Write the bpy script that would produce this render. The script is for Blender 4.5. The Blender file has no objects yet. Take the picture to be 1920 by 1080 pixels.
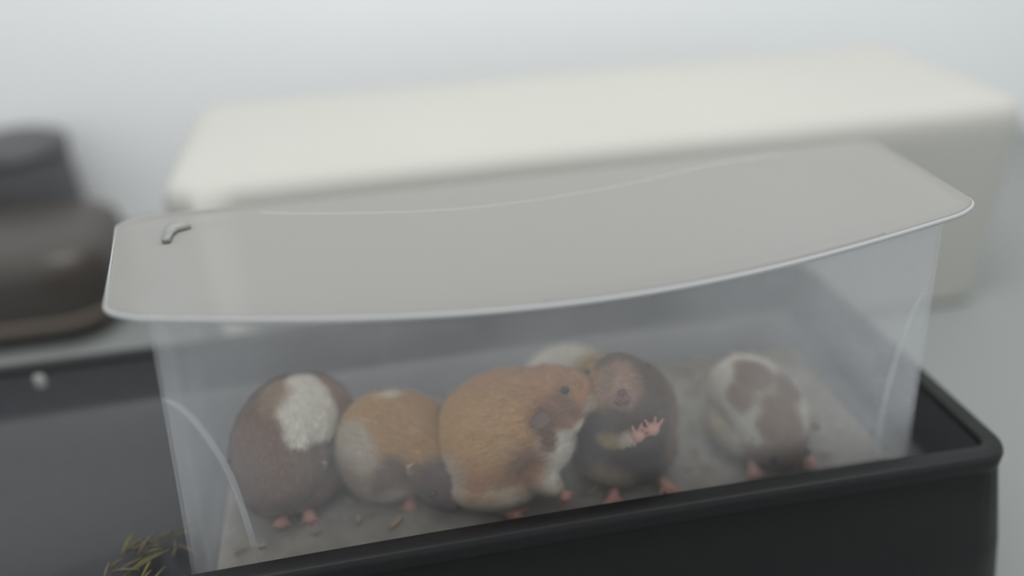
import bpy, bmesh, math, random
import numpy as np
from mathutils import Vector, Matrix, noise

random.seed(4)
rng = np.random.default_rng(7)
S = bpy.context.scene
COL = S.collection

# ------------------------------------------------------------------ camera
cam_d = bpy.data.cameras.new('camera')
cam = bpy.data.objects.new('camera', cam_d)
COL.objects.link(cam)
R_, U_, F_ = Vector((.9802, -.1945, -.0361)), Vector((.1270, .4787, .8687)), Vector((.1517, .8562, -.4939))
m = Matrix.Identity(4)
for i in range(3):
    m[i][0], m[i][1], m[i][2] = R_[i], U_[i], -F_[i]
m.translation = Vector((-.0877, -.3168, .3359))
cam.matrix_world = m
cam_d.sensor_width = 36
cam_d.lens = 36 * 1528.96 / 1920
cam_d.clip_start = .01
cam_d.dof.use_dof = True
cam_d.dof.focus_distance = .40
cam_d.dof.aperture_fstop = cam_d.lens / 20.0      # 20 mm opening, a soft close-up
S.camera = cam

# ------------------------------------------------------------------ light
W = bpy.data.worlds.new('world')
S.world = W
W.use_nodes = True
W.node_tree.nodes['Background'].inputs[0].default_value = (.93, .97, 1, 1)
W.node_tree.nodes['Background'].inputs[1].default_value = .74


def area(name, loc, target, size, power, col):
    d = bpy.data.lights.new(name, 'AREA')
    d.shape = 'RECTANGLE'
    d.size, d.size_y = size
    d.energy = power
    d.color = col
    o = bpy.data.objects.new(name, d)
    COL.objects.link(o)
    o.location = loc
    o.rotation_euler = (Vector(target) - Vector(loc)).to_track_quat('-Z', 'Y').to_euler()
    return o


area('wall_fill_light', (.10, .05, 1.15), (.12, .70, .35), (1.3, .4), 11, (1, .985, .96))  # added light with no visible source, aimed to brighten the back wall
S.view_settings.view_transform = 'Standard'
S.view_settings.look = 'None'
S.view_settings.gamma = 1
S.view_settings.use_curve_mapping = False
S.view_settings.exposure = 0


# ------------------------------------------------------------------ helpers
def tag(o, label=None, cat=None, group=None, kind=None):
    if label: o['label'] = label
    if cat: o['category'] = cat
    if group: o['group'] = group
    if kind: o['kind'] = kind
    return o


def empty(name, loc):
    o = bpy.data.objects.new(name, None)
    o.empty_display_size = .02
    COL.objects.link(o)
    o.location = loc
    return o


def mesh_obj(name, verts, faces, mat, parent=None, smooth=True, loc=None, cols=None):
    """verts are in world space; they are stored relative to the parent's (or the own) origin"""
    off = Vector(parent_origin(parent)) if parent else Vector(loc or (0, 0, 0))
    me = bpy.data.meshes.new(name)
    me.from_pydata([tuple(Vector(v) - off) for v in verts], [], faces)
    me.update()
    bm = bmesh.new(); bm.from_mesh(me)
    bmesh.ops.recalc_face_normals(bm, faces=bm.faces)
    bm.to_mesh(me); bm.free()
    if smooth:
        me.polygons.foreach_set('use_smooth', [True] * len(me.polygons))
    if cols is not None:
        a = me.color_attributes.new('coat', 'FLOAT_COLOR', 'POINT')
        a.data.foreach_set('color', np.asarray(cols, dtype=np.float32).ravel())
    me.materials.append(mat)
    o = bpy.data.objects.new(name, me)
    COL.objects.link(o)
    if parent: o.parent = parent
    else: o.location = off
    return o


def parent_origin(p):
    v = Vector((0, 0, 0))
    while p:
        v += p.location
        p = p.parent
    return v


def nodes_of(m):
    m.use_nodes = True
    return m.node_tree.nodes, m.node_tree.links


def plain(name, col, rough=.6, spec=.5, noise_scale=0, noise_amt=.1, bump=0, coat=0):
    m = bpy.data.materials.new(name)
    n, l = nodes_of(m)
    b = n['Principled BSDF']
    b.inputs['Base Color'].default_value = (*col, 1)
    b.inputs['Roughness'].default_value = rough
    b.inputs['Specular IOR Level'].default_value = spec
    b.inputs['Coat Weight'].default_value = coat
    if noise_scale:
        t = n.new('ShaderNodeTexNoise'); t.inputs['Scale'].default_value = noise_scale
        t.inputs['Detail'].default_value = 5
        tc = n.new('ShaderNodeTexCoord'); l.new(tc.outputs['Object'], t.inputs['Vector'])
        r = n.new('ShaderNodeMix'); r.data_type = 'RGBA'
        r.inputs[6].default_value = (*[c * (1 - noise_amt) for c in col], 1)
        r.inputs[7].default_value = (*[min(1, c * (1 + noise_amt)) for c in col], 1)
        l.new(t.outputs['Fac'], r.inputs[0]); l.new(r.outputs[2], b.inputs['Base Color'])
        if bump:
            bp = n.new('ShaderNodeBump'); bp.inputs['Strength'].default_value = bump
            bp.inputs['Distance'].default_value = .001
            l.new(t.outputs['Fac'], bp.inputs['Height']); l.new(bp.outputs[0], b.inputs['Normal'])
    return m


def frosted(name, col, solid, scatter=.5, scratches=True, rough=.35):
    """translucent plastic: part see-through, part milky, with cloudy scuffs"""
    m = bpy.data.materials.new(name)
    n, l = nodes_of(m)
    n.remove(n['Principled BSDF'])
    out = n['Material Output']
    tr = n.new('ShaderNodeBsdfTransparent')
    di = n.new('ShaderNodeBsdfDiffuse'); di.inputs[0].default_value = (*col, 1)
    tl = n.new('ShaderNodeBsdfTranslucent'); tl.inputs[0].default_value = (*col, 1)
    gl = n.new('ShaderNodeBsdfGlossy'); gl.inputs['Roughness'].default_value = rough
    gl.inputs['Color'].default_value = (.9, .9, .9, 1)
    m1 = n.new('ShaderNodeMixShader'); m1.inputs[0].default_value = scatter
    l.new(di.outputs[0], m1.inputs[1]); l.new(tl.outputs[0], m1.inputs[2])
    m2 = n.new('ShaderNodeMixShader')
    l.new(tr.outputs[0], m2.inputs[1]); l.new(m1.outputs[0], m2.inputs[2])
    m3 = n.new('ShaderNodeMixShader'); m3.inputs[0].default_value = .02
    l.new(m2.outputs[0], m3.inputs[1]); l.new(gl.outputs[0], m3.inputs[2])
    l.new(m3.outputs[0], out.inputs['Surface'])
    if scratches:
        tc = n.new('ShaderNodeTexCoord')
        t = n.new('ShaderNodeTexNoise'); t.inputs['Scale'].default_value = 16
        t.inputs['Detail'].default_value = 4; t.inputs['Roughness'].default_value = .6
        l.new(tc.outputs['Object'], t.inputs['Vector'])
        mr = n.new('ShaderNodeMapRange')
        mr.inputs[1].default_value = .35; mr.inputs[2].default_value = .75
        mr.inputs[3].default_value = solid * .85; mr.inputs[4].default_value = solid * 1.5
        l.new(t.outputs['Fac'], mr.inputs[0])
        # fine vertical streaks
        mp = n.new('ShaderNodeMapping'); mp.inputs['Scale'].default_value = (220, 220, 18)
        mp.inputs['Rotation'].default_value = (0, .25, 0)
        l.new(tc.outputs['Object'], mp.inputs['Vector'])
        t2 = n.new('ShaderNodeTexNoise'); t2.inputs['Scale'].default_value = 1; t2.inputs['Detail'].default_value = 2
        l.new(mp.outputs[0], t2.inputs['Vector'])
        mr2 = n.new('ShaderNodeMapRange')
        mr2.inputs[1].default_value = .66; mr2.inputs[2].default_value = .8
        mr2.inputs[3].default_value = 0; mr2.inputs[4].default_value = .05
        l.new(t2.outputs['Fac'], mr2.inputs[0])
        sx = n.new('ShaderNodeSeparateXYZ'); l.new(tc.outputs['Object'], sx.inputs[0])
        wr = n.new('ShaderNodeMapRange'); wr.interpolation_type = 'SMOOTHSTEP'      # haze painted into the opacity, stronger towards the right end
        wr.inputs[1].default_value = .02; wr.inputs[2].default_value = .19; wr.inputs[3].default_value = 1; wr.inputs[4].default_value = 2.1
        l.new(sx.outputs[0], wr.inputs[0])
        wl = n.new('ShaderNodeMapRange'); wl.interpolation_type = 'SMOOTHSTEP'  # same painted haze, towards the left end
        wl.inputs[1].default_value = -.14; wl.inputs[2].default_value = -.20; wl.inputs[3].default_value = 1; wl.inputs[4].default_value = 1.5
        l.new(sx.outputs[0], wl.inputs[0])
        w2 = n.new('ShaderNodeMath'); w2.operation = 'MULTIPLY'; l.new(wr.outputs[0], w2.inputs[0]); l.new(wl.outputs[0], w2.inputs[1])
        w3 = n.new('ShaderNodeMath'); w3.operation = 'MULTIPLY'; l.new(w2.outputs[0], w3.inputs[0]); l.new(mr.outputs[0], w3.inputs[1])
        ad = n.new('ShaderNodeMath'); l.new(w3.outputs[0], ad.inputs[0]); l.new(mr2.outputs[0], ad.inputs[1])
        l.new(ad.outputs[0], m2.inputs[0])
    else:
        m2.inputs[0].default_value = solid
    return m


def coat_mat(name, rough=.9):
    m = bpy.data.materials.new(name)
    n, l = nodes_of(m)
    b = n['Principled BSDF']
    a = n.new('ShaderNodeAttribute'); a.attribute_name = 'coat'
    t = n.new('ShaderNodeTexNoise'); t.inputs['Scale'].default_value = 600; t.inputs['Detail'].default_value = 3
    tc = n.new('ShaderNodeTexCoord'); l.new(tc.outputs['Object'], t.inputs['Vector'])
    mr = n.new('ShaderNodeMapRange'); mr.inputs[3].default_value = .8; mr.inputs[4].default_value = 1.15
    l.new(t.outputs['Fac'], mr.inputs[0])
    mx = n.new('ShaderNodeVectorMath'); mx.operation = 'SCALE'
    l.new(a.outputs['Color'], mx.inputs[0]); l.new(mr.outputs[0], mx.inputs['Scale'])
    l.new(mx.outputs[0], b.inputs['Base Color'])
    b.inputs['Roughness'].default_value = rough
    b.inputs['Specular IOR Level'].default_value = .15
    b.inputs['Sheen Weight'].default_value = .25
    return m


def tube(pts, rad, seg=8, cap=True):
    """tapered tube; returns verts, faces"""
    pts = [Vector(p) for p in pts]
    if not hasattr(rad, '__len__'): rad = [rad] * len(pts)
    V, Fc = [], []
    up = Vector((0, 0, 1))
    for i, p in enumerate(pts):
        t = (pts[min(i + 1, len(pts) - 1)] - pts[max(i - 1, 0)]).normalized()
        a = t.cross(up)
        if a.length < .05: a = t.cross(Vector((0, 1, 0)))
        a.normalize(); b = t.cross(a)
        for k in range(seg):
            th = 2 * math.pi * k / seg
            V.append(p + (a * math.cos(th) + b * math.sin(th)) * rad[i])
    for i in range(len(pts) - 1):
        for k in range(seg):
            k2 = (k + 1) % seg
            Fc.append((i * seg + k, i * seg + k2, (i + 1) * seg + k2, (i + 1) * seg + k))
    if cap:
        Fc.append(tuple(range(seg))); Fc.append(tuple((len(pts) - 1) * seg + k for k in range(seg)))
    return V, Fc


def join(parts):
    V, Fc = [], []
    for v, f in parts:
        o = len(V)
        V += list(v); Fc += [tuple(i + o for i in q) for q in f]
    return V, Fc


def bezier_pts(P, n):
    """smooth curve through P (Catmull-Rom)"""
    P = [Vector(p) for p in P]
    out = []
    for i in range(len(P) - 1):
        p0, p1, p2, p3 = P[max(i - 1, 0)], P[i], P[i + 1], P[min(i + 2, len(P) - 1)]
        for k in range(n):
            t = k / n
            out.append(.5 * ((2 * p1) + (p2 - p0) * t + (2 * p0 - 5 * p1 + 4 * p2 - p3) * t * t + (3 * p1 - p0 - 3 * p2 + p3) * t ** 3))
    out.append(P[-1])
    return out


# ------------------------------------------------------------------ materials
M_wall = plain('white_wall_paint', (.84, .86, .865), .9, .2, 3, .02)
M_table = plain('pale_grey_laminate', (.27, .285, .28), .6, .3, 8, .05)
M_black = plain('black_plastic', (.010, .010, .0105), .45, .30, 120, .25, .08)
M_satin = plain('satin_black_plastic', (.024, .025, .029), .42, .5, 120, .25, .04)
M_satin.node_tree.nodes['Principled BSDF'].inputs['IOR'].default_value = 1.65
M_tub = frosted('frosted_clear_plastic', (.80, .82, .84), .100)
M_rib = frosted('milky_plastic_bead', (.85, .87, .88), .22, scratches=False)
M_lid = frosted('milky_lid_plastic', (.42, .415, .395), .82, scratches=False, scatter=.35)
M_lip = plain('thick_milky_rim_plastic', (.41, .415, .415), .35, .5)
M_lip_shadow = plain('lip_shadow_grey', (.30, .30, .30), .6, .3)
M_clip = plain('grey_clip_plastic', (.29, .29, .28), .6, .4)
M_coat = coat_mat('fur_coat')
M_eye = plain('black_eye', (.012, .010, .010), .12, .6)
M_ear = plain('grey_pink_ear_skin', (.20, .13, .11), .7, .2)
M_earp = plain('pale_ear_skin', (.45, .33, .27), .7, .2)
M_pink = plain('pink_paw_skin', (.62, .34, .28), .6, .3)
M_nose = plain('dusky_nose_skin', (.15, .085, .085), .5, .3)
M_shav = plain('pale_bedding', (.34, .32, .29), .9, .1, 90, .35, .3)
M_chip = plain('wood_shaving', (.40, .32, .23), .8, .2, 40, .3)
M_straw = plain('dry_straw', (.17, .15, .10), .7, .2, 60, .3)
M_straw2 = plain('yellow_green_straw', (.22, .21, .07), .7, .2)
M_highlight = plain('highlight_white', (.38, .38, .37), .7, .2)
M_pot = plain('dark_taupe_glaze', (.060, .052, .046), .35, .5, 10, .15)
M_band = plain('worn_brown_glaze', (.16, .13, .11), .5, .4, 20, .2)
M_grey = plain('dark_grey_enamel', (.085, .085, .09), .5, .4)
M_beige = plain('beige_board', (.47, .465, .43), .8, .2, 6, .04)

# ------------------------------------------------------------------ setting
TZ = -.085
WY = .70


def slab(name, x0, x1, y0, y1, z0, z1, mat):
    v = [(x, y, z) for z in (z0, z1) for y in (y0, y1) for x in (x0, x1)]
    f = [(0, 1, 3, 2), (4, 5, 7, 6), (0, 1, 5, 4), (2, 3, 7, 6), (0, 2, 6, 4), (1, 3, 7, 5)]
    return mesh_obj(name, v, f, mat, smooth=False)


tag(slab('wall_back', -1.8, 2.4, WY, WY + .1, TZ - .03, 2.2, M_wall), 'plain white wall behind the table', kind='structure')
tag(slab('floor', -1.8, 2.4, -.45, WY, TZ - .03, TZ, M_table), 'pale grey table top the crate stands on', kind='structure')


# ------------------------------------------------------------------ black crate
def rrect(x0, x1, y0, y1, r, n=6, bow=0, sub=24):
    """rounded rectangle outline, ccw from front-left; bow pushes the front edge back (+y) or forward"""
    pts = []
    cs = [((x1 - r), (y0 + r), -90), ((x1 - r), (y1 - r), 0), ((x0 + r), (y1 - r), 90), ((x0 + r), (y0 + r), 180)]
    for k in range(sub):
        t = k / sub
        pts.append((x0 + r + (x1 - x0 - 2 * r) * t, y0))
    for i, (cx, cy, a0) in enumerate(cs):
        for k in range(n + 1):
            a = math.radians(a0 + 90 * k / n)
            pts.append((cx + r * math.cos(a), cy + r * math.sin(a)))
        if i == 1:
            for k in range(1, sub):
                pts.append((x1 - r + (x0 - x1 + 2 * r) * k / sub, y1))
    out = []
    for x, y in pts:
        s = (x - x0) / (x1 - x0)
        w = max(0, 1 - (y - y0) / (y1 - y0) * 3)
        out.append((x, y + bow * math.sin(math.pi * min(1, max(0, s))) * w))
    return out


def loft(rings, close_first=False, close_last=False):
    V = [p for r in rings for p in r]
    N = len(rings[0])
    Fc = []
    for i in range(len(rings) - 1):
        for k in range(N):
            k2 = (k + 1) % N
            Fc.append((i * N + k, i * N + k2, (i + 1) * N + k2, (i + 1) * N + k))
    if close_first: Fc.append(tuple(range(N)))
    if close_last: Fc.append(tuple((len(rings) - 1) * N + k for k in range(N)))
    return V, Fc


def ring(x0, x1, y0, y1, r, z, d=0, bow=.006):
    return [(x, y, z) for x, y in rrect(x0 - d, x1 + d, y0 - d, y1 + d, max(.002, r + d), bow=bow)]


crate = empty('plastic_crate', (-.11, .085, TZ))
tag(crate, 'black plastic crate with raised floor, holding the clear hamster tub', 'crate')
OUTD = .022
CX0, CX1, CY0, CY1 = -.46, .2355, -.0345, .198
zr = .0305
outer = [ring(CX0, CX1, CY0, CY1, .016, z, d) for z, d in ((TZ, OUTD), (-.03, OUTD * .55), (zr - .012, .0010))]
outer += [ring(CX0, CX1, CY0, CY1, .016, zr - .0118, .0012), ring(CX0, CX1, CY0, CY1, .016, zr - .003, .0015),
          ring(CX0, CX1, CY0, CY1, .016, zr - .0008, .0005), ring(CX0, CX1, CY0, CY1, .016, zr, -.0012),
          ring(CX0, CX1, CY0, CY1, .016, zr, -.0090), ring(CX0, CX1, CY0, CY1, .016, zr - .0008, -.0102),
          ring(CX0, CX1, CY0, CY1, .016, zr - .004, -.0108)]
v, f = loft(outer, True, False)
mesh_obj('crate_body', v, f, M_black, crate)
liner = [ring(CX0, CX1, CY0, CY1, .016, zr - .004, -.0108), ring(CX0, CX1, CY0, CY1, .016, .002, -.0190), ring(CX0, CX1, CY0, CY1, .016, -.0026, -.0225)]
v, f = loft(liner, False, True)
mesh_obj('crate_inside', v, f, M_satin, crate)

# ------------------------------------------------------------------ tub
H, D, W0, W1 = .1600, .1265, .2065, .1905
BUL = .022


def tub_ring(z, inset=0.0):
    t = max(0, min(1, z / H))
    hw = W0 + (W1 - W0) * t - inset
    y0, y1 = inset + 0.0, D - inset
    pts = rrect(-hw, hw, y0, y1, .012, 6, bow=-BUL * t ** 1.3, sub=32)
    return [(x, y, z - .0130 * t * max(0, y) / D - (.0055 * t * math.sin(math.pi * min(1, max(0, (x + hw) / (2 * hw)))) * max(0, 1 - max(0, y) / .06))) for x, y in pts]


tub = empty('plastic_tub', (0, .063, -.0025))
tag(tub, 'clear frosted plastic tub with six hamsters inside, standing in the black crate', 'tub')
rings = [[(x * .97, .063 + (y - .063) * .93, -.0022) for x, y, z in tub_ring(0)]]
rings += [tub_ring(z) for z in [0.002 + (H - .002) * k / 14 for k in range(15)]]
inner = [tub_ring(0.0020 + (H - .002) * k / 14, .0016) for k in range(15)][::-1]
inner.append([(x * .97, .063 + (y - .063) * .93, -.0008) for x, y, z in tub_ring(0, .0016)])
v, f = loft(rings + inner, True, True)
mesh_obj('tub_shell', v, f, M_tub, tub)


def wall_y(x, z):
    t = max(0, min(1, z / H)); hw = W0 + (W1 - W0) * t
    return -BUL * t ** 1.3 * math.sin(math.pi * min(1, max(0, (x + hw) / (2 * hw))))


# moulded corner beads on the front face
for P in ([(-.1905, .120), (-.1845, .1150), (-.178, .1014), (-.1716, .0744), (-.1697, .039), (-.1695, .006)],
          [(.181, .122), (.1762, .1036), (.1740, .0699), (.1747, .0404), (.1780, .010)]):
    pts = bezier_pts([(x, wall_y(x, z) - .0004, z) for x, z in P], 8)
    n = len(pts)
    v, f = tube(pts, [.0016 * min(1, .25 + 3 * i / n) for i in range(n)], 8)
    mesh_obj('corner_bead', v, f, M_rib, tub)
# tub rim under the lid
rim_pts = [Vector(p) for p in tub_ring(H)]
v, f = tube(rim_pts + [rim_pts[0]], .0016, 6, cap=False)
mesh_obj('tub_rim', v, f, M_rib, tub)


# ------------------------------------------------------------------ lid
def lid_top(x, y):
    t = max(-.2, min(1, (y + .001) / (D + .0085)))
    bow = math.cos(math.pi / 2 * min(1, abs(x) / .21))
    w = math.cos(math.pi / 2 * min(1, max(0, (y + .028) / .11))) ** 2
    return H + .0052 - .0135 * max(0, t) - .0062 * bow * w


def lid_outline(scale=1.0, dz=0.0):
    out = []
    for x, y in rrect(-1, 1, 0, 1, .09, 6, sub=48):
        t = y
        hw = .2035 + .026 * t
        X = x * hw
        Y = -.001 + t * (D + .0085)
        bow = math.sin(math.pi * (x + 1) / 2)
        w = math.cos(math.pi / 2 * min(1, t / .8)) ** 2
        Y -= .0275 * bow * w
        Z = 0
        out.append(Vector((X, Y, Z)))
    c = Vector((0, .055, H))
    res = []
    for p in out:
        q = c + (p - c) * scale
        q.z = lid_top(q.x, q.y) + dz
        res.append(q)
    return res


lid = empty('tub_lid', (0, .06, H))
tag(lid, 'milky white plastic lid with bowed front edge, closing the clear hamster tub', 'lid')
rg = [lid_outline(.997, -.0022), lid_outline(1, -.0018), lid_outline(1, .0005), lid_outline(.995, .0011),
      lid_outline(.975, .0011), lid_outline(.968, .0003), lid_outline(.93, .0003), lid_outline(.90, .0010)]
rg += [lid_outline(s, .0010 + .0016 * (1 - s)) for s in (.8, .65, .5, .35, .2, .08)]
under = [lid_outline(s, -.0008) for s in (.08, .3, .6, .9, .985)]
v, f = loft(rg, False, True)
v2, f2 = loft(under[::-1], False, True)
mesh_obj('lid_panel', v, f, M_lid, lid)
o = lid_outline(1.0, -.0008)
v, f = tube(o + [o[0]], .0013, 8, cap=False)
mesh_obj('lid_lip', v, f, M_lip, lid)
o = lid_outline(.985, .0010)  # darker strip standing in for the shadow line above the lip
fr = [p for p in o if p.y < .03 and -.03 < p.x < .15]
fr.sort(key=lambda p: p.x)
v, f = tube(fr, .0005, 6)
mesh_obj('lip_shadow_line', v, f, M_lip_shadow, lid)
# raised moulding line across the lid


def lid_z(x, y): return lid_top(x, y) + .0026


P = [(-.150, .112), (-.1178, .0985), (-.0617, .082), (-.0192, .079), (.022, .083), (.0607, .092), (.110, .108), (.16, .116)]
v, f = tube(bezier_pts([(x, y, lid_z(x, y) - .0004) for x, y in P], 8), .0005, 6)
mesh_obj('lid_moulding', v, f, M_rib, lid)
# small grey clip seen on the left end of the lid
cp = [(-.1965, .108), (-.186, .106), (-.1845, .100), (-.1905, .097), (-.192, .092), (-.1915, .081), (-.1955, .081), (-.197, .096), (-.1975, .102)]
ringA = [(x, y, lid_z(x, y) - .001) for x, y in cp]
ringB = [(x, y, lid_z(x, y) + .0012) for x, y in cp]
v, f = loft([ringA, ringB], True, True)
mesh_obj('latch_clip', v, f, M_clip, lid)

# ------------------------------------------------------------------ bedding
bed = empty('bedding', (0, .063, -.0005))
tag(bed, 'thin pale bedding and crumbs covering the floor of the tub', 'bedding', kind='stuff')
V, Fc = [], []
NX, NY = 90, 30
hx, ya, yb = .1935, .0065, D - .0045
for j in range(NY + 1):
    for i in range(NX + 1):
        x = -hx + 2 * hx * i / NX; y = ya + (yb - ya) * j / NY
        e = min(1, min(i, NX - i, j, NY - j) / 2)
        back = max(0, (y - (D - .022)) / .02)
        z = .0012 + e * (.003 + .0022 * noise.noise(Vector((x * 60, y * 60, 3))) + .0012 * noise.noise(Vector((x * 200, y * 200, 7)))) + .005 * back * e
        V.append((x, y, z))
for j in range(NY):
    for i in range(NX):
        a = j * (NX + 1) + i
        Fc.append((a, a + 1, a + NX + 2, a + NX + 1))
mesh_obj('bedding_layer', V, Fc, M_shav, bed)


def flake(c, a, L, w, tilt, curl):
    """small curled shaving"""
    d = Vector((math.cos(a), math.sin(a), 0)); s = Vector((-math.sin(a), math.cos(a), tilt)).normalized()
    V = []
    for k in range(4):
        t = k / 3 - .5
        p = Vector(c) + d * L * t + Vector((0, 0, curl * (4 * t * t)))
        V += [p - s * w / 2, p + s * w / 2, p + s * w / 2 + Vector((0, 0, .0003)), p - s * w / 2 + Vector((0, 0, .0003))]
    Fc = []
    for k in range(3):
        for q in range(4):
            q2 = (q + 1) % 4
            Fc.append((k * 4 + q, k * 4 + q2, k * 4 + 4 + q2, k * 4 + 4 + q))
    Fc += [(0, 1, 2, 3), (12, 13, 14, 15)]
    return V, Fc


parts = []
for i in range(420):
    x = random.uniform(-.185, .185)
    y = D - .008 - abs(random.gauss(0, .012)) if random.random() < .5 else random.uniform(.012, D - .01)
    y = max(.010, y)
    parts.append(flake((x, y, .006 + .004 * max(0, (y - (D - .022)) / .02)), random.uniform(0, 6.3), random.uniform(.003, .010), random.uniform(.001, .003), random.uniform(-.5, .5), random.uniform(0, .002)))
v, f = join(parts)
tag(mesh_obj('wood_shaving', v, f, M_chip, bed, smooth=False), kind='stuff')


# ------------------------------------------------------------------ hamsters
def ball(c, r, sub=2):
    bm = bmesh.new()
    bmesh.ops.create_icosphere(bm, subdivisions=sub, radius=1)
    V = [(c[0] + v.co.x * r[0], c[1] + v.co.y * r[1], c[2] + v.co.z * r[2]) if hasattr(r, '__len__') else
         (c[0] + v.co.x * r, c[1] + v.co.y * r, c[2] + v.co.z * r) for v in bm.verts]
    Fc = [tuple(v.index for v in f.verts) for f in bm.faces]
    bm.free()
    return V, Fc


def chain(P):
    """P: [(x,y,z,r)...] dense spheres along a smooth path"""
    pts = bezier_pts([Vector(p[:3]) for p in P], 6)
    rs = bezier_pts([Vector((p[3], 0, 0)) for p in P], 6)
    return [ball(p, r.x, 3) for p, r in zip(pts, rs)]


def remesh(parts, voxel, smooth_it):
    v, f = join(parts)
    me = bpy.data.meshes.new('tmp'); me.from_pydata([tuple(p) for p in v], [], f)
    o = bpy.data.objects.new('tmp', me); COL.objects.link(o)
    r = o.modifiers.new('r', 'REMESH'); r.mode = 'VOXEL'; r.voxel_size = voxel
    s = o.modifiers.new('s', 'SMOOTH'); s.iterations = smooth_it; s.factor = .5
    dg = bpy.context.evaluated_depsgraph_get(); dg.update()
    e = o.evaluated_get(dg); m2 = e.to_mesh()
    n = len(m2.vertices)
    co = np.empty(n * 3); m2.vertices.foreach_get('co', co)
    fc = [tuple(p.vertices) for p in m2.polygons]
    e.to_mesh_clear()
    bpy.data.objects.remove(o); bpy.data.meshes.remove(me)
    return co.reshape(-1, 3), fc


def paint(co, base, patches):
    c = np.tile(np.array(base, float), (len(co), 1))
    wob = np.array([[noise.noise(Vector(p) * 70), noise.noise(Vector(p) * 70 + Vector((9, 9, 9))), noise.noise(Vector(p) * 70 + Vector((5, 1, 20)))] for p in co])
    fine = np.array([noise.noise(Vector(p) * 350) for p in co])
    for ctr, rad, col, soft in patches:
        d = (co + wob * .004 - np.array(ctr)) / np.array(rad if hasattr(rad, '__len__') else (rad,) * 3)
        r = np.sqrt((d ** 2).sum(1)) + fine * .06
        w = np.clip((1 + soft / 2 - r) / soft, 0, 1); w = w * w * (3 - 2 * w)
        c = c * (1 - w[:, None]) + np.array(col) * w[:, None]
    return np.hstack([c, np.ones((len(c), 1))])


def fur_of(co, faces, cols, back, n, L, root):
    tris = []
    for q in faces:
        tris.append(q[:3])
        if len(q) == 4: tris.append((q[0], q[2], q[3]))
    T = np.array(tris); A, B, Cc = co[T[:, 0]], co[T[:, 1]], co[T[:, 2]]
    nr = np.cross(B - A, Cc - A); ar = np.linalg.norm(nr, axis=1); nr /= ar[:, None] + 1e-12
    if (nr * (A - co.mean(0))).sum() < 0: nr = -nr
    idx = rng.choice(len(T), n, p=ar / ar.sum())
    u, w = rng.random(n), rng.random(n); s = u + w > 1; u[s] = 1 - u[s]; w[s] = 1 - w[s]
    P = A[idx] + (B - A)[idx] * u[:, None] + (Cc - A)[idx] * w[:, None]
    N = nr[idx]
    back = np.array(back, float); back /= np.linalg.norm(back)
    tang = back - N * (N @ back)[:, None]; tang /= np.linalg.norm(tang, axis=1)[:, None] + 1e-6
    dr = N * .45 + tang * .9 + rng.normal(0, .16, (n, 3)); dr /= np.linalg.norm(dr, axis=1)[:, None]
    side = np.cross(dr, N); side /= np.linalg.norm(side, axis=1)[:, None] + 1e-9
    ln = L * rng.uniform(.6, 1.2, n)[:, None]
    wd = .00022
    tip = P + dr * ln - N * 0
    V = np.stack([P - side * wd, P + side * wd, tip], 1).reshape(-1, 3)
    V[:, 1] = np.maximum(V[:, 1], .0022); V[:, 1] = np.minimum(V[:, 1], D - .003); V[:, 2] = np.maximum(V[:, 2], .001)
    c = cols[T[idx, 0]] * np.concatenate([rng.uniform(.8, 1.2, (n, 1))] * 3 + [np.ones((n, 1))], 1)
    c = np.clip(np.repeat(c, 3, 0), 0, 1)
    me = bpy.data.meshes.new('fur')
    off = np.array(root.location)
    V = V - off
    me.vertices.add(3 * n); me.vertices.foreach_set('co', V.ravel())
    me.loops.add(3 * n); me.loops.foreach_set('vertex_index', np.arange(3 * n))
    me.polygons.add(n); me.polygons.foreach_set('loop_start', np.arange(0, 3 * n, 3))
    me.update(calc_edges=True)
    a = me.color_attributes.new('coat', 'FLOAT_COLOR', 'POINT'); a.data.foreach_set('color', c.astype(np.float32).ravel())
    me.materials.append(M_coat)
    o = bpy.data.objects.new('fur', me); COL.objects.link(o); o.parent = root
    o['kind'] = 'stuff'
    return o


def ear(root, base, out, face, h=.011, w=.0085, mat=None):
    """cupped petal ear: base point, direction it grows, direction the cup opens"""
    out = Vector(out).normalized(); face = Vector(face); face = (face - out * face.dot(out)).normalized()
    sd = out.cross(face)
    V, Fc = [], []
    NU, NV = 8, 7
    for layer in (0, 1):
        for j in range(NV + 1):
            t = j / NV
            half = w / 2 * (math.sin(math.pi * min(1, .18 + .82 * t)) ** .6 if t < 1 else 0.02)
            for i in range(NU + 1):
                s = i / NU * 2 - 1
                p = Vector(base) + out * h * t + sd * half * s - face * (.0022 * (1 - s * s)) + face * (.0008 * t * t)
                if layer: p = p - face * .0007
                V.append(p)
    n1 = (NU + 1) * (NV + 1)
    for layer in (0, 1):
        for j in range(NV):
            for i in range(NU):
                a = layer * n1 + j * (NU + 1) + i
                Fc.append((a, a + 1, a + NU + 2, a + NU + 1))
    border = [i for i in range(NU + 1)] + [j * (NU + 1) + NU for j in range(1, NV + 1)] + [NV * (NU + 1) + i for i in range(NU - 1, -1, -1)] + [j * (NU + 1) for j in range(NV - 1, 0, -1)]
    for k in range(len(border)):
        a, b = border[k], border[(k + 1) % len(border)]
        Fc.append((a, b, b + n1, a + n1))
    return mesh_obj('ear', V, Fc, mat or M_ear, root)


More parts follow.
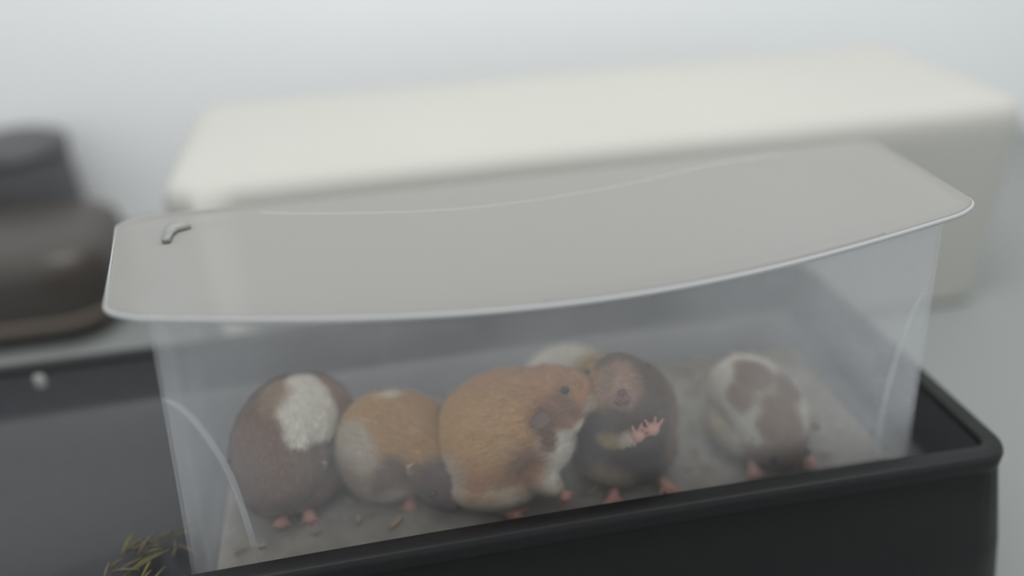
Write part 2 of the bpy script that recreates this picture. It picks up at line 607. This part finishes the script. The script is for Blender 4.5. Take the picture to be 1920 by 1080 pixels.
def paw(root, name, wrist, palm, toes_dir, spread_axis, L=.006, n=4, r=.0011, curl=None):
    """a small hand or foot: palm and separate tapered digits"""
    wrist, palm, td, sp = Vector(wrist), Vector(palm), Vector(toes_dir).normalized(), Vector(spread_axis).normalized()
    curl = Vector(curl) if curl else Vector((0, 0, 0))
    parts = [ball(tuple(wrist.lerp(palm, k / 4)), .0026 + .0003 * k, 2) for k in range(5)]
    lens = [.75, 1, .95, .7, .6]
    for k in range(n):
        a = (k - (n - 1) / 2) * .48
        d = (td * math.cos(a) + sp * math.sin(a)).normalized()
        s = palm + sp * (k - (n - 1) / 2) * .0016
        ll = L * lens[k % 5]
        for q in range(8):
            t = q / 7
            parts.append(ball(tuple(s + d * ll * (t + .25) + curl * t * t * ll), r * (1 - .35 * t), 2))
    co, fc = remesh(parts, .00045, 2)
    return mesh_obj(name, co.tolist(), fc, M_pink, root)


WHITE, CREAM = (.82, .78, .69), (.62, .53, .42)
GOLD, ORANGE, BROWN = (.60, .37, .17), (.58, .32, .16), (.27, .165, .12)
AGOUTI, DARK, MAUVE = (.17, .125, .10), (.105, .08, .072), (.19, .12, .115)
PINKF = (.52, .30, .24)


def hamster(label, base, body, extra, base_col, patches, back, head=None, n_fur=26000, furL=.0042, ears=(), eyes=(), nose=None, noselabel=None):
    root = empty('hamster', base)
    tag(root, label, 'hamster')
    parts = chain(body)
    for e in extra: parts += chain(e) if len(e) > 1 else [ball(e[0][:3], e[0][3:], 3)]
    co, fc = remesh(parts, .0012, 8)
    co[:, 1] = np.maximum(co[:, 1], .0022)
    co[:, 2] = np.maximum(co[:, 2], .0032)
    cols = paint(co, base_col, patches)
    mesh_obj('body', co.tolist(), fc, M_coat, root, cols=cols)
    fur_of(co, fc, cols, back, n_fur, furL, root)
    for e in ears: ear(root, *e)
    for e in eyes:
        v, f = ball(e, .0023, 3); mesh_obj('eye', v, f, M_eye, root)
    if nose:
        v, f = join([ball(nose, (.0026, .0020, .0018), 3)]); mesh_obj('nose', v, f, M_nose, root)
    return root


# 1: hunched brown hamster with a white band, far left
h1 = hamster('brown hamster with a broad white shoulder band, leftmost in the tub', (-.150, .045, .004),
             [(-.136, .062, .030, .024), (-.138, .060, .046, .0255), (-.145, .050, .0525, .0275), (-.152, .038, .046, .028), (-.155, .030, .036, .025), (-.158, .024, .028, .018), (-.159, .019, .021, .010)],
             [[(-.150, .042, .018, .0315, .030, .019)], [(-.166, .034, .034, .016, .016, .020)]],
             BROWN, [((-.137, .040, .070), (.0135, .03, .017), WHITE, .35), ((-.127, .036, .066), (.009, .02, .016), WHITE, .3),
                     ((-.155, .044, .080), (.010, .02, .007), (.42,.30,.2), .9), ((-.113, .07, .06), (.016, .03, .03), (.36, .20, .12), .4),
                     ((-.160, .016, .018), (.008, .01, .01), PINKF, .6), ((-.168, .03, .03), (.016, .03, .028), (.25, .16, .13), .6)],
             (.1, .3, .9), ears=[((-.136, .020, .040), (.7, -.2, .35), (-.1, -1, .1), .009, .008, M_earp), ((-.175, .026, .044), (-.7, .1, .5), (0, -1, .1), .009, .008)],
             eyes=[(-.1475, .013, .030), (-.1685, .0135, .030)], nose=(-.1595, .0098, .0175))
paw(h1, 'forepaw', (-.156, .016, .012), (-.157, .011, .010), (-.1, -.3, -.9), (1, 0, 0), .004)
paw(h1, 'forepaw', (-.143, .018, .012), (-.142, .012, .009), (.1, -.5, -.7), (1, 0, 0), .004)
h1.location.x -= .003; h1.location.y += .017; h1.scale = (1, 1, .88)

# 2: curled golden hamster
h2 = hamster('curled golden hamster with dusky face, second from the left in the tub', (-.092, .05, .004),
             [(-.103, .046, .024, .022), (-.104, .050, .034, .0235), (-.097, .053, .038, .0245), (-.085, .050, .036, .024), (-.076, .042, .030, .021), (-.070, .032, .022, .0165), (-.068, .022, .015, .009)],
             [[(-.098, .045, .020, .022, .022, .016)]],
             GOLD, [((-.116, .032, .046), (.014, .02, .018), CREAM, .5), ((-.092, .062, .064), (.012, .010, .004), WHITE, .8),
                    ((-.120, .03, .022), (.014, .02, .018), (.50, .38, .30), .6), ((-.107, .022, .037), (.010, .012, .004), CREAM, .6),
                    ((-.070, .022, .020), (.018, .017, .018), MAUVE, .5), ((-.096, .024, .026), (.010, .014, .016), BROWN, .6),
                    ((-.095, .022, .012), (.018, .02, .010), CREAM, .7)],
             (-.7, .3, .4), ears=[((-.083, .024, .034), (-.5, -.35, .6), (.3, -1, 0), .009, .009, M_earp), ((-.062, .034, .036), (.5, .2, .8), (.2, -1, 0), .008, .008)],
             eyes=[(-.0770, .0150, .0235), (-.0575, .0225, .0255)], nose=(-.0665, .0140, .0125))
paw(h2, 'forepaw', (-.088, .034, .009), (-.090, .027, .007), (-.3, -.8, -.3), (.8, -.3, 0), .004)

# 3: big golden hamster at the front, head to the right
h3 = hamster('large golden hamster with white chest and side-turned head, at the front', (-.038, .034, .004),
             [(-.042, .034, .027, .0285), (-.041, .036, .040, .0300), (-.032, .036, .048, .029), (-.017, .034, .056, .0225), (-.005, .030, .064, .0175), (.005, .027, .066, .0128), (.0135, .024, .066, .0078)],
             [[(-.040, .032, .020, .033, .030, .018)], [(-.012, .022, .044, .016, .016, .022)], [(-.018, .012, .028, .010), (-.012, .008, .022, .006)], [(-.002, .018, .058, .010, .008, .009)]],
             ORANGE, [((-.050, .02, .060), (.034, .03, .020), GOLD, .6), ((-.008, .008, .038), (.018, .02, .020), WHITE, .35), ((.004, .010, .052), (.012, .014, .008), WHITE, .5),
                      ((-.028, .006, .012), (.036, .022, .017), CREAM, .5), ((-.070, .01, .02), (.014, .03, .026), CREAM, .8),
                      ((-.026, .004, .040), (.012, .012, .014), (.40,.23,.14), .8), ((-.006, .012, .067), (.013, .012, .010), (.36, .19, .12), .8),
                      ((-.0140, .010, .056), (.005, .012, .010), (.26, .15, .10), .6), ((.006, .016, .0795), (.007, .010, .002), CREAM, .8),
                      ((.014, .016, .068), (.006, .008, .005), CREAM, .6)],
             (-.9, .2, 0), ears=[((-.0135, .0105, .0690), (-.85, -.15, -.45), (0, -.9, .5), .011, .0085), ((-.006, .046, .069), (-.4, .5, .6), (.5, -.8, 0), .006, .008, M_earp)],
             eyes=[(-.0030, .0160, .0790), (.0050, .0400, .0625)], nose=(.0205, .0225, .0665))
paw(h3, 'forepaw', (-.010, .009, .018), (-.006, .0065, .014), (.6, -.3, -.6), (.6, .2, .6), .004)
paw(h3, 'hind_foot', (-.040, .010, .008), (-.034, .007, .0065), (1, -.2, 0), (0, .5, .6), .006, r=.0013)

# 4: dark hamster standing up against the front wall
h4 = hamster('dark agouti hamster standing upright with muzzle lifted and pink forepaw raised', (.036, .038, .004),
             [(.036, .040, .026, .030), (.037, .037, .040, .0295), (.036, .034, .049, .0260), (.034, .032, .0555, .0210), (.0305, .027, .067, .0175), (.0270, .019, .0735, .0120), (.0245, .013, .0775, .0083)],
             [[(.036, .034, .020, .031, .028, .018)], [(.022, .016, .046, .0075), (.028, .010, .0475, .005), (.0315, .0065, .0485, .0034)],
              [(.044, .020, .052, .008), (.047, .012, .052, .0048), (.0450, .0070, .0525, .0032)], [(.034, .034, .058, .0225, .016, .014)]],
             AGOUTI, [((.034, .008, .031), (.024, .02, .022), DARK, .7), ((.012, .02, .045), (.012, .03, .03), (.16, .13, .12), .8),
                      ((.022, .008, .044), (.009, .008, .006), (.44, .32, .17), .6), ((.030, .005, .047), (.005, .006, .005), CREAM, .6),
                      ((.026, .012, .079), (.013, .014, .010), (.46, .30, .23), .7), ((.0245, .007, .0758), (.0065, .006, .0065), (.36, .20, .18), .5), ((.0255, .007, .0678), (.011, .006, .003), (.32, .23, .19), .6),
                      ((.060, .03, .03), (.010, .03, .03), (.24, .18, .13), .8), ((.018, .008, .012), (.016, .02, .014), (.40, .31, .20), .8),
                      ((.014, .03, .072), (.01, .02, .01), GOLD, .8)],
             (.1, .4, -.9), ears=[((.0425, .030, .0700), (.5, .1, .75), (-.1, -1, .2), .009, .009, M_ear), ((.0205, .042, .0660), (-.4, .1, .9), (.1, -1, .2), .006, .008, M_earp)],
             eyes=[(.0165, .0370, .0725), (.0430, .0255, .0735)], nose=(.0243, .0052, .0802))
v, f = tube([(.0208, .0062, .0738), (.0228, .0044, .0731), (.0245, .0044, .0743), (.0263, .0044, .0728), (.0293, .0062, .0735)], [.0004, .0007, .0008, .0007, .0004], 6)
mesh_obj('mouth', v, f, M_nose, h4)
paw(h4, 'forepaw', (.0315, .0065, .0485), (.0340, .0045, .0505), (.45, -.15, .85), (.85, 0, -.5), .0068)
paw(h4, 'forepaw', (.0450, .0070, .0525), (.0420, .0045, .0535), (-.25, -.1, 1), (1, 0, .2), .0068)
paw(h4, 'hind_foot', (.024, .010, .008), (.022, .006, .0065), (-.3, -.9, 0), (1, 0, 0), .006, r=.0013)
paw(h4, 'hind_foot', (.052, .012, .008), (.054, .008, .0065), (.3, -.9, 0), (1, 0, 0), .006, r=.0013)

# 5: white hamster behind
h5 = hamster('white hamster with golden patch, half hidden behind the two front hamsters', (.014, .088, .004),
             [(.008, .092, .022, .021), (.014, .092, .026, .0230), (.022, .090, .028, .0225), (.033, .086, .027, .0190), (.044, .082, .026, .015), (.053, .078, .021, .009)],
             [[(.010, .090, .020, .024, .022, .016)]],
             WHITE, [((.034, .066, .044), (.020, .020, .015), (.62, .43, .19), .4), ((.046, .075, .03), (.012, .02, .02), GOLD, .6)],
             (-.9, .1, 0), ears=[((.040, .070, .036), (-.1, -.4, 1), (.5, -.8, 0), .006, .008, M_earp), ((.040, .094, .038), (-.2, .3, .9), (.5, -.8, 0), .006, .008, M_earp)],
             eyes=[(.0510, .0700, .029), (.0530, .0900, .0275)], nose=(.0610, .0765, .0215))
paw(h5, 'hind_foot', (.006, .074, .008), (.010, .070, .0065), (1, -.2, 0), (0, .6, .5), .006, r=.0013)

# 6: white and brown hamster on the right
h6 = hamster('white hamster with large brown saddle markings, alone at the right end', (.124, .038, .004),
             [(.120, .062, .022, .0195), (.121, .056, .027, .0225), (.122, .046, .0275, .0240), (.123, .036, .0255, .0240), (.124, .026, .021, .0200), (.126, .020, .015, .014), (.127, .016, .011, .009)],
             [[(.122, .040, .016, .031, .026, .014)]],
             WHITE, [((.117, .044, .052), (.010, .018, .010), (.34, .23, .17), .5), ((.106, .034, .044), (.008, .012, .009), (.38, .27, .20), .7),
                     ((.132, .034, .043), (.011, .016, .009), (.33, .22, .16), .5),
                     ((.122, .018, .034), (.013, .018, .016), (.36, .23, .15), .5), ((.127, .008, .012), (.026, .020, .017), (.35, .22, .13), .5),
                     ((.149, .018, .018), (.010, .018, .012), (.26, .17, .14), .6), ((.094, .034, .018), (.008, .03, .02), CREAM, .8)],
             (0, .8, .4), ears=[((.107, .016, .024), (-.8, -.3, .2), (0, -1, .1), .006, .007, M_earp), ((.144, .020, .024), (.8, -.3, .2), (0, -1, .1), .006, .007, M_earp)],
             eyes=[(.1165, .0075, .0165), (.1375, .0090, .0165)], nose=(.1275, .0072, .0110))
paw(h6, 'forepaw', (.108, .016, .008), (.107, .011, .0065), (-.2, -.9, 0), (1, 0, 0), .004)
paw(h6, 'forepaw', (.140, .016, .008), (.141, .011, .0065), (.2, -.9, 0), (1, 0, 0), .004)
h6.location.y -= .003

# ------------------------------------------------------------------ straw and painted highlight in the crate
P1, P2 = [], []
for i in range(38):
    x = random.uniform(-.250, -.216); y = random.uniform(-.010, .044) - (x + .211) * -.1
    a = random.gauss(.45, .6); L = random.uniform(.006, .022)
    d = Vector((math.cos(a), math.sin(a), random.uniform(-.05, .25))) * L
    c = Vector((x, y, random.uniform(-.001, .004)))
    mid = c + d * .5 + Vector((0, 0, .001))
    (P2 if i % 9 == 0 else P1).append(tube([c, mid, c + d], [.0005, .0007, .0004], 5))
st = empty('straw_litter', (-.235, .03, -.0026))
tag(st, 'loose dry straw scattered on the crate floor beside the tub', 'straw', kind='stuff')
v, f = join(P1); tag(mesh_obj('straw', v, f, M_straw, st), kind='stuff')
v, f = join(P2); tag(mesh_obj('green_straw', v, f, M_straw2, st), kind='stuff')
# pale blob standing in for a highlight on the crate's inner back wall
v, f = loft([[(-.324 + .004 * math.cos(a) * s, .186 - k, .019 + .009 * math.sin(a) * s * (1 + .2 * math.sin(3 * a))) for a in [2 * math.pi * q / 12 for q in range(12)]] for k, s in ((0, 1), (.0012, 1), (.002, .6))], True, True)
tag(mesh_obj('highlight_blob', v, f, M_highlight, loc=(-.324, .185, .019)), 'small pale blob standing in for a highlight on the inner back wall of the black crate', 'highlight')


# ------------------------------------------------------------------ things behind
def lathe(prof, c, n=64):
    V, Fc = [], []
    for r, z in prof:
        for k in range(n):
            a = 2 * math.pi * k / n
            V.append((c[0] + r * math.cos(a), c[1] + r * math.sin(a), c[2] + z))
    for i in range(len(prof) - 1):
        for k in range(n):
            k2 = (k + 1) % n
            Fc.append((i * n + k, i * n + k2, (i + 1) * n + k2, (i + 1) * n + k))
    Fc.append(tuple(range(n))); Fc.append(tuple((len(prof) - 1) * n + k for k in range(n)))
    return V, Fc


bc = (-.50, .49, TZ)
case = empty('soft_case', bc)
tag(case, 'dark taupe round-cornered case with a paler worn band, behind the crate at left', 'case')


def case_ring(z, d): return [(x, y, TZ + z) for x, y in rrect(-.66 - d, -.347 + d, .405 - d, .560 + d, .045 + d, 10)]


v, f = loft([case_ring(z, d) for z, d in ((0, -.026), (.004, -.014), (.012, -.005), (.026, 0), (.075, .001), (.088, -.003), (.095, -.012), (.098, -.03))], True, True)
mesh_obj('case_body', v, f, M_pot, case)
v, f = loft([case_ring(z, d) for z, d in ((.020, -.003), (.022, .0015), (.031, .0022), (.033, -.001))], False, False)
mesh_obj('worn_band', v, f, M_band, case)

cc = (-.472, .635, TZ)
can = empty('canister', cc)
tag(can, 'blurred dark grey lidded canister in the far left background', 'canister')
v, f = lathe([(.045, 0), (.052, .004), (.054, .015), (.054, .118), (.052, .125), (.050, .125), (.050, .06)], cc)
mesh_obj('canister_body', v, f, M_grey, can)
v, f = lathe([(.0555, .125), (.057, .128), (.056, .136), (.042, .142), (.01, .144)], cc)
mesh_obj('canister_lid', v, f, M_grey, can)

bx0, bx1, by0, by1, bh = -.245, .485, .27, .50, .199
box = empty('storage_box', ((bx0 + bx1) / 2, (by0 + by1) / 2, TZ))
tag(box, 'long out-of-focus pale beige box standing behind the tub and crate', 'box')
v, f = loft([[(x, y, z) for x, y in rrect(bx0 + d, bx1 - d, by0 + d, by1 - d, .03)] for z, d in ((TZ, .004), (TZ + .004, 0), (TZ + .01, 0), (TZ + bh - .03, 0))], True, False)
mesh_obj('box_body', v, f, M_beige, box)
v, f = loft([[(x, y, z) for x, y in rrect(bx0 - d, bx1 + d, by0 - d, by1 + d, .03 + d)] for z, d in ((TZ + bh - .03, 0), (TZ + bh - .016, .0), (TZ + bh - .009, -.002), (TZ + bh - .004, -.006), (TZ + bh - .001, -.012), (TZ + bh, -.020), (TZ + bh, -.03))], False, True)
mesh_obj('box_lid', v, f, M_beige, box)
